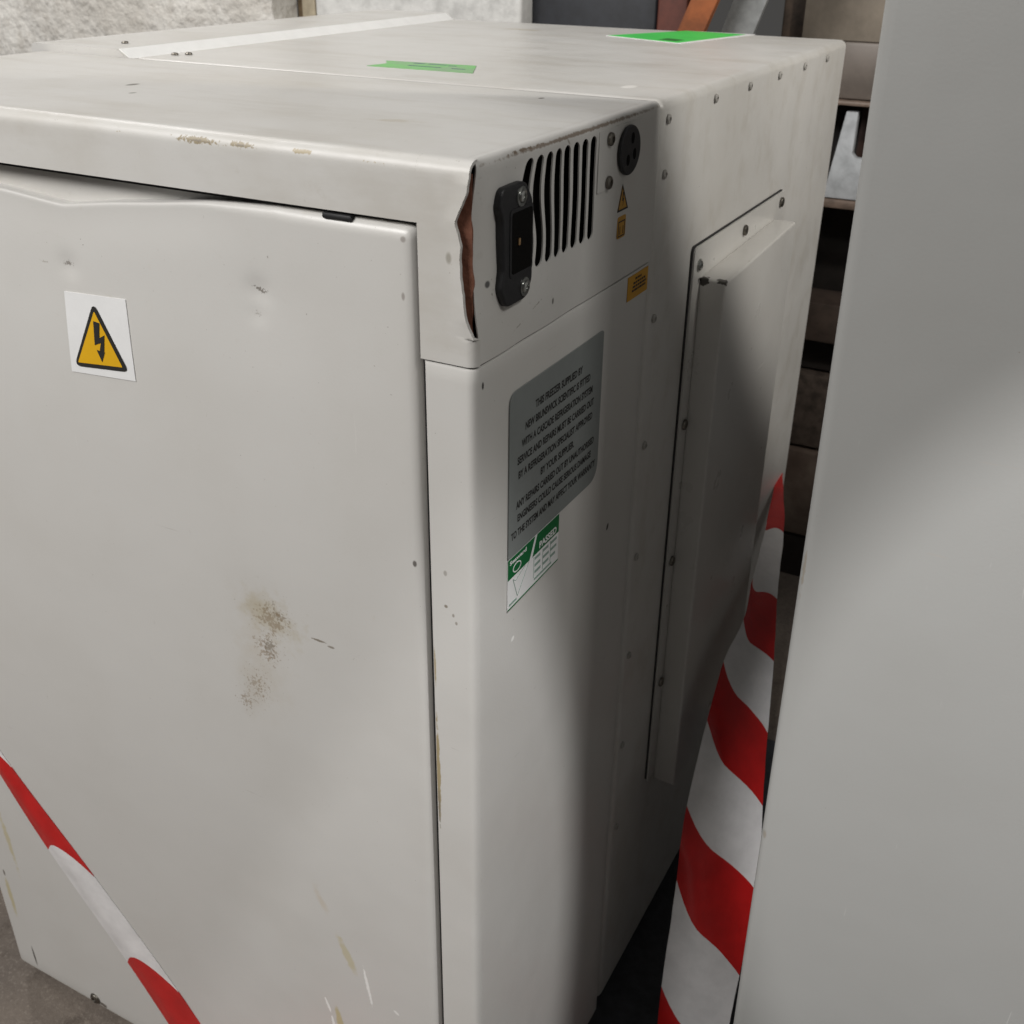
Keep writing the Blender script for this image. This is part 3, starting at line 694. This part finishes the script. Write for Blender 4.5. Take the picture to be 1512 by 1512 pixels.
for (a0, b0, a1, b1) in ((1.825, -0.755, 1.833, -0.655), (1.925, -0.755, 1.933, -0.655), (1.833, -0.663, 1.925, -0.655), (1.85, -0.74, 1.858, -0.69), (1.90, -0.74, 1.908, -0.69), (1.835, -0.755, 1.925, -0.748)):
    plate('printed_line', rect(a0, b0, a1, b1), 'S', 0.003, 0.0012, M['ink'], t2)
# yellow caution label on the side panel
lab = plate('caution_label', rect(2.045, -1.238, 2.400, -1.072), 'S', 0.003, 0.004, M['orange'], fz)
bars = []
for (b0, a0, a1) in ((-1.112, 2.17, 2.29), (-1.140, 2.14, 2.36), (-1.165, 2.13, 2.37), (-1.190, 2.12, 2.36)):
    a = a0
    while a < a1-0.01:
        w_ = random.uniform(0.02, 0.05); bars.append(plate('p', rect(a, b0, min(a+w_, a1), b0+0.015), 'S', 0.007, 0.001, M['ink'], lab)); a += w_+0.009
tag(merge(bars, 'printed_lines'), kind='stuff')
# big grey notice
nt_ = plate('notice_plate', rounded(rect(0.372, -2.392, 1.668, -1.318), [0.0, 0.14, 0.03, 0.09]), 'S', 0.004, 0.007, M['notice'], fz)
L_ = [("THIS FREEZER SUPPLIED BY", 1.02, -1.510, 0.66), ("NEW BRUNSWICK SCIENTIFIC IS FITTED", 1.02, -1.603, 0.91),
      ("WITH A CASCADE REFRIGERATION SYSTEM", 1.02, -1.700, 1.00), ("SERVICE AND REPAIRS MUST BE CARRIED OUT", 1.01, -1.796, 1.08),
      ("BY A REFRIGERATION SPECIALIST APPROVED", 1.01, -1.892, 1.05), ("BY YOUR SUPPLIER.", 1.02, -1.990, 0.48),
      ("ANY REPAIRS CARRIED OUT BY UNAUTHORISED", 1.02, -2.086, 1.12), ("ENGINEERS COULD CAUSE SERIOUS DAMAGE", 1.01, -2.178, 1.06),
      ("TO THE SYSTEM AND MAY AFFECT YOUR WARRANTY", 1.01, -2.275, 1.22)]
lettering([(t, a, b_, w_, 0.050) for t, a, b_, w_ in L_], 'S', 0.0122, M['ink'], nt_)
# safety test label
ps = plate('test_label', [(0.372, -2.762), (1.080, -2.752), (1.080, -2.398), (0.372, -2.398)], 'S', 0.002, 0.005, M['white'], fz)
plate('green_header', [(0.372, -2.545), (0.66, -2.541), (0.735, -2.402), (0.372, -2.402)], 'S', 0.007, 0.001, M['green'], ps)
plate('green_header', [(0.700, -2.541), (1.080, -2.535), (1.080, -2.402), (0.765, -2.402)], 'S', 0.007, 0.001, M['green'], ps)
for p, q, w_ in (((0.44, -2.565), (0.50, -2.715), 0.006), ((0.50, -2.715), (0.655, -2.545), 0.006), ((0.44, -2.565), (0.475, -2.590), 0.004), ((0.475, -2.590), (0.60, -2.545), 0.004)):
    d = Vector((q[0]-p[0], q[1]-p[1])).normalized()*w_*0.5; nn = (-d.y, d.x)
    plate('tick_line', [(p[0]+nn[0], p[1]+nn[1]), (q[0]+nn[0], q[1]+nn[1]), (q[0]-nn[0], q[1]-nn[1]), (p[0]-nn[0], p[1]-nn[1])], 'S', 0.007, 0.0012, M['ink_soft'], ps)
lettering([("PASSED", 0.92, -2.522, 0.25, 0.048)], 'S', 0.0086, M['white'], ps)
lettering([("Seaward", 0.505, -2.445, 0.22, 0.028)], 'S', 0.0086, M['white'], ps)
rg = [(0.49+0.055*math.cos(a), -2.495+0.034*math.sin(a)) for a in [2*math.pi*k/20 for k in range(20)]]
frame('round_emblem', rg, 0.008, 'S', 0.0081, 0.0008, M['white'], ps)
bars = []
for k, b0 in enumerate((-2.578, -2.628, -2.678)):
    for a0, a1 in ((0.735, 0.84), (0.855, 0.95), (0.965, 1.06)):
        w_ = random.uniform(0.7, 1.0); bars.append(plate('p', rect(a0, b0, a0+(a1-a0)*w_, b0+0.020), 'S', 0.007, 0.001, M['ink_soft'], ps))
for a0 in (0.72, 0.847, 0.957): bars.append(plate('p', rect(a0, -2.705, a0+0.006, -2.55), 'S', 0.007, 0.001, M['ink_soft'], ps))
bars.append(plate('p', rect(0.73, -2.728, 0.98, -2.712), 'S', 0.007, 0.001, M['ink_soft'], ps))
bars.append(plate('p', rect(0.39, -2.738, 0.49, -2.722), 'S', 0.007, 0.001, M['ink_soft'], ps))
tag(merge(bars, 'printed_form'), kind='stuff')
plate('green_rule', [(0.372, -2.764), (1.080, -2.754), (1.080, -2.745), (0.372, -2.755)], 'S', 0.007, 0.0012, M['green'], ps)

# front warning sticker
FD = -0.030                                           # panel surface sits slightly in here
def fy(a, b): return fdent(a, b)
def fplate(name, pts, off, th, mat, parent):
    n = len(pts)
    vs = [(a, fy(a, b)-off-th, b) for a, b in pts]+[(a, fy(a, b)-off+0.03, b) for a, b in pts]
    fs = [tuple(range(n)), tuple(range(2*n-1, n-1, -1))]+[(i, i+n, (i+1) % n+n, (i+1) % n) for i in range(n)]
    return mesh_from(name, vs, fs, mat, parent, sm=0)
def grid_patch(name, corners, off, mat, parent, n=10):
    a, b_, c, d = [Vector(p) for p in corners]; vs = []; fs = []
    for j in range(n+1):
        for i in range(n+1):
            s, t = i/n, j/n
            p = (a*(1-s)+b_*s)*(1-t)+(d*(1-s)+c*s)*t; vs.append((p.x, fy(p.x, p.y)-off, p.y))
    for j in range(n):
        for i in range(n): fs.append((j*(n+1)+i, j*(n+1)+i+1, (j+1)*(n+1)+i+1, (j+1)*(n+1)+i))
    o = mesh_from(name, vs, fs, mat, parent, sm=0)
    if sum(p.normal.y for p in o.data.polygons) > 0: o.data.flip_normals()
    solidify(o, 0.004, -1); return o
wst = grid_patch('warning_sticker', [(-3.074, -1.634), (-2.497, -1.594), (-2.489, -1.060), (-3.029, -1.090)], 0.005, M['white'], fz)
def tri_patch(name, pts, off, mat, parent, rr):
    pts = rounded(pts, rr, 5); c = (sum(p[0] for p in pts)/len(pts), sum(p[1] for p in pts)/len(pts))
    vs = []; rings = 7; n = len(pts)
    for k in range(1, rings+1):
        for a, b_ in pts:
            x = c[0]+(a-c[0])*k/rings; z = c[1]+(b_-c[1])*k/rings; vs.append((x, fy(x, z)-off, z))
    vs.append((c[0], fy(*c)-off, c[1])); fs = [(i, (i+1) % n, len(vs)-1) for i in range(n)]
    for k in range(rings-1):
        for i in range(n): fs.append((k*n+i, k*n+(i+1) % n, (k+1)*n+(i+1) % n, (k+1)*n+i))
    o = mesh_from(name, vs, fs, mat, parent, sm=60)
    if sum(p.normal.y for p in o.data.polygons) > 0: o.data.flip_normals()
    return o
tri_patch('black_triangle', [(-2.774, -1.118), (-3.035, -1.586), (-2.540, -1.540)], 0.0085, M['ink'], wst, 0.035)
tri_patch('yellow_triangle', [(-2.776, -1.178), (-2.994, -1.555), (-2.590, -1.516)], 0.0105, M['yellow'], wst, 0.006)
tri_patch('bolt_head', [(-2.800, -1.435), (-2.728, -1.440), (-2.765, -1.512)], 0.0125, M['ink'], wst, 0.0)
fplate('bolt_body', [(-2.793, -1.245), (-2.741, -1.250), (-2.760, -1.350), (-2.712, -1.325), (-2.735, -1.448), (-2.775, -1.448), (-2.752, -1.380), (-2.810, -1.405)], 0.0122, 0.0008, M['ink'], wst)

# screws of the body
scb = screw_mesh('painted_screw', 0.033, plain('painted_screw_grey', (0.40, 0.385, 0.36), 0.4, nz=0.1, nscale=20))
for yy in (3.564, 4.398, 5.235, 6.048, 6.870): put_screw(scb, 'S', yy, -0.108, -0.006, fz)
for zz_ in (-0.131, -0.490, -1.509, -2.521, -3.516, -4.489, -5.47, -6.45): put_screw(scb, 'S', 2.60, zz_, -0.006, fz)
scd = screw_mesh('dark_screw', 0.030, M['steel'])
for (a, b_, zz_) in ((-5.13, 2.85, 0.056), (-4.52, 2.80, 0.0), (-4.44, 2.88, 0.0)): put_screw(scd, 'T', a, b_, zz_, fz)
put_screw(screw_mesh('bottom_bolt', 0.06, M['steel'], 0.08), 'F', -4.50, -8.68, -0.012, fz)

# raised cover on the side
cvr = plate('side_cover', rounded(rect(3.335, -6.47, 5.80, -1.165), [0.02, 0.02, 0.02, 0.08]), 'S', 0.006, 0.018, M['cover'], fz)
plate('gasket', rounded(rect(3.312, -6.45, 5.78, -1.150), 0.05), 'S', -0.006, 0.014, M['rubber'], cvr)
def frustum():
    bm = bmesh.new()
    base = [(0.02, 3.50, -6.56), (0.02, 5.54, -6.56), (0.02, 5.52, -1.377), (0.02, 3.505, -1.425)]
    top = [(0.25, 3.47, -6.54), (0.25, 5.48, -6.54), (0.25, 5.46, -1.362), (0.25, 3.48, -1.434)]
    v = [bm.verts.new(W(*p)) for p in base+top]
    for f in ((0, 1, 2, 3), (7, 6, 5, 4), (0, 4, 5, 1), (1, 5, 6, 2), (2, 6, 7, 3), (3, 7, 4, 0)): bm.faces.new([v[i] for i in f])
    bmesh.ops.recalc_face_normals(bm, faces=bm.faces)
    bmesh.ops.bevel(bm, geom=bm.edges[:], offset=0.022*U, segments=4, profile=0.5, affect='EDGES')
    me = bpy.data.meshes.new('cover_box'); bm.to_mesh(me); bm.free(); smooth(me, 40); return link('cover_box', me, M['cover'], cvr)
frustum()
scc = screw_mesh('cover_screw', 0.046, M['steel'])
for (a, b_) in ((4.59, -1.285), (5.69, -1.255), (3.43, -2.655), (3.43, -3.975), (3.43, -5.305)): put_screw(scc, 'S', a, b_, 0.024, cvr)
put_screw(screw_mesh('bright_cover_screw', 0.040, M['zinc'], 0.052), 'S', 3.456, -1.319, 0.024, cvr)

# green stickers on top
g = plate('green_sticker', [(-2.239, 6.633), (-1.28, 6.241), (-0.973, 7.828-0.15), (-1.75, 7.68)], 'T', 0.0005, 0.004, M['white'], fz)
plate('green_print', [(-2.22, 6.65), (-1.33, 6.29), (-1.06, 7.60), (-1.75, 7.66)], 'T', 0.0045, 0.0015, M['neon'], g)
plate('dark_mark', [(-1.62, 6.50), (-1.40, 6.42), (-1.37, 6.60), (-1.58, 6.68)], 'T', 0.006, 0.001, plain('dark_green_ink', (0.02, 0.16, 0.03), 0.5), g)
g = plate('faded_sticker', [(-2.72, 3.03), (-1.77, 3.06), (-1.99, 3.50), (-2.80, 3.42), (-2.68, 3.25)], 'T', 0.0005, 0.004, M['faded'], fz)
pen = plain('violet_pen', (0.10, 0.11, 0.20), 0.6)
for a, b_, w_ in ((-2.50, 3.36, 0.10), (-2.36, 3.37, 0.16), (-2.17, 3.35, 0.07), (-2.45, 3.20, 0.30), (-2.05, 3.20, 0.12)):
    plate('pen_stroke', [(a, b_), (a+w_, b_+0.01), (a+w_, b_+0.035), (a, b_+0.03)], 'T', 0.0045, 0.0008, pen, g)
tag(g, 'faded green sticker near the hood seam')

# ------------------------------------------------------------------ tall pale cabinet at the right
cab = bpy.data.objects.new('storage_cabinet', None); COL.objects.link(cab)
cab.location = W(3.0, 2.5, -9)
tag(cab, 'tall plain pale grey metal cabinet at the right edge in front of the gap', 'cabinet')
o = box('cabinet_body', (1.606, 1.0, -9.0), (5.2, 2.80, 3.6), M['cab'], None, 0.075, 5, rot=('Y', -0.41, (1.606, 1.0, -2.5)))
o.parent = cab; o.matrix_parent_inverse = Matrix.Translation(-W(3.0, 2.5, -9))

# ------------------------------------------------------------------ red and white barrier tapes
def catmull(tab, t):
    n = len(tab); i = min(int(t), n-2); s = t-i
    p0 = Vector(tab[max(i-1, 0)]); p1 = Vector(tab[i]); p2 = Vector(tab[i+1]); p3 = Vector(tab[min(i+2, n-1)])
    return 0.5*((2*p1)+(p2-p0)*s+(2*p0-5*p1+4*p2-p3)*s*s+(3*p1-p0-3*p2+p3)*s**3)
def tape(name, left, right, first_red, bow, wav, fold=None, sub=10, nc=12, skew=0.12, arch=0.0, flat=False):
    """rows are the slanted edges between the colour bands; alternate bands red and white"""
    me = bpy.data.meshes.new(name); vs = []; fs = []; mi = []
    nb_ = len(left)-1
    for k in range(nb_*sub+1):
        for c in range(nc+1):
            s = c/nc
            t = k/sub+skew*math.sin(s*2*math.pi)-arch*math.sin(s*math.pi)
            t = min(max(t, 0), nb_-1e-6)
            l = catmull(left, t); r_ = catmull(right, t); p = l.lerp(r_, s)
            ac = (r_-l).normalized(); nrm = ac.cross(Vector((0, 0, 1))).normalized()
            off = bow*math.sin(s*math.pi)+wav*noise.noise(Vector((t*0.9, s*1.5, 2.0)))+wav*0.25*noise.noise(Vector((t*4.5+s*3, s*2.0, 7.0)))
            if fold: off += fold[1]*(1-abs(s-fold[0])/max(fold[0], 1-fold[0]))
            q = p+nrm*off
            if flat and q.y > -0.12 and q.z > BOT+0.1:             # lies against the front panel
                q = Vector((p.x, fdent(max(p.x, -5.6), p.z)-0.006-0.5*max(0.0, off)*math.sin(s*math.pi), p.z))
            vs.append(tuple(q))
    for k in range(nb_*sub):
        for c in range(nc):
            fs.append((k*(nc+1)+c, k*(nc+1)+c+1, (k+1)*(nc+1)+c+1, (k+1)*(nc+1)+c)); mi.append((k//sub+(0 if first_red else 1)) % 2)
    me.from_pydata([W(*v) for v in vs], [], fs); me.polygons.foreach_set('material_index', mi); smooth(me, 60)
    o = link(name, me, [M['red'], M['tape_white']]); solidify(o, 0.004, 0); return o
TL = [(-0.081, 7.72, -4.868), (0.172, 6.3, -4.907), (0.334, 5.3, -5.065), (0.454, 4.6, -5.148), (0.474, 4.0, -5.263), (0.505, 3.5, -5.626), (0.548, 3.0, -6.251), (0.605, 2.7, -6.934), (0.666, 2.4, -8.028), (0.70, 2.2, -8.93), (0.72, 1.5, -8.96)]
TR = [(-0.024, 7.62, -4.831), (0.37, 6.2, -4.953), (0.627, 5.2, -5.189), (0.83, 4.5, -5.471), (0.985, 3.9, -5.904), (1.154, 3.4, -6.331), (1.30, 2.95, -6.998), (1.34, 2.6, -7.695), (1.36, 2.3, -8.677), (1.37, 2.0, -8.94), (1.38, 1.4, -8.955)]
tp = tape('barrier_tape', TL, TR, True, 0.05, 0.05, fold=(0.40, 0.05), skew=0.045)
tag(tp, 'red and white barrier tape hanging down in the dark gap beside the freezer', 'tape', 'lengths of red and white barrier tape')
FL = [(-7.622, -0.02, -1.769), (-6.921, -0.02, -2.922), (-6.22, -0.02, -4.075), (-5.627, -0.02, -4.929), (-5.167, -0.02, -5.78), (-4.637, -0.02, -6.687), (-3.858, -0.02, -7.765), (-3.092, -0.02, -8.933), (-2.9, -0.3, -8.96), (-2.3, -1.0, -8.97)]
FR = [(-7.378, -0.02, -1.815), (-6.671, -0.02, -2.994), (-5.964, -0.02, -4.173), (-5.391, -0.02, -5.031), (-4.872, -0.02, -5.784), (-4.065, -0.02, -6.747), (-3.224, -0.02, -7.8), (-2.426, -0.02, -8.976), (-2.15, -0.25, -8.95), (-1.6, -0.95, -8.96)]
tp = tape('barrier_tape', FL, FR, True, 0.010, 0.010, fold=(0.28, 0.025), skew=0.0, arch=0.16, flat=True)
tag(tp, 'folded red and white barrier tape crossing in front of the lower left freezer panel', 'tape', 'lengths of red and white barrier tape')
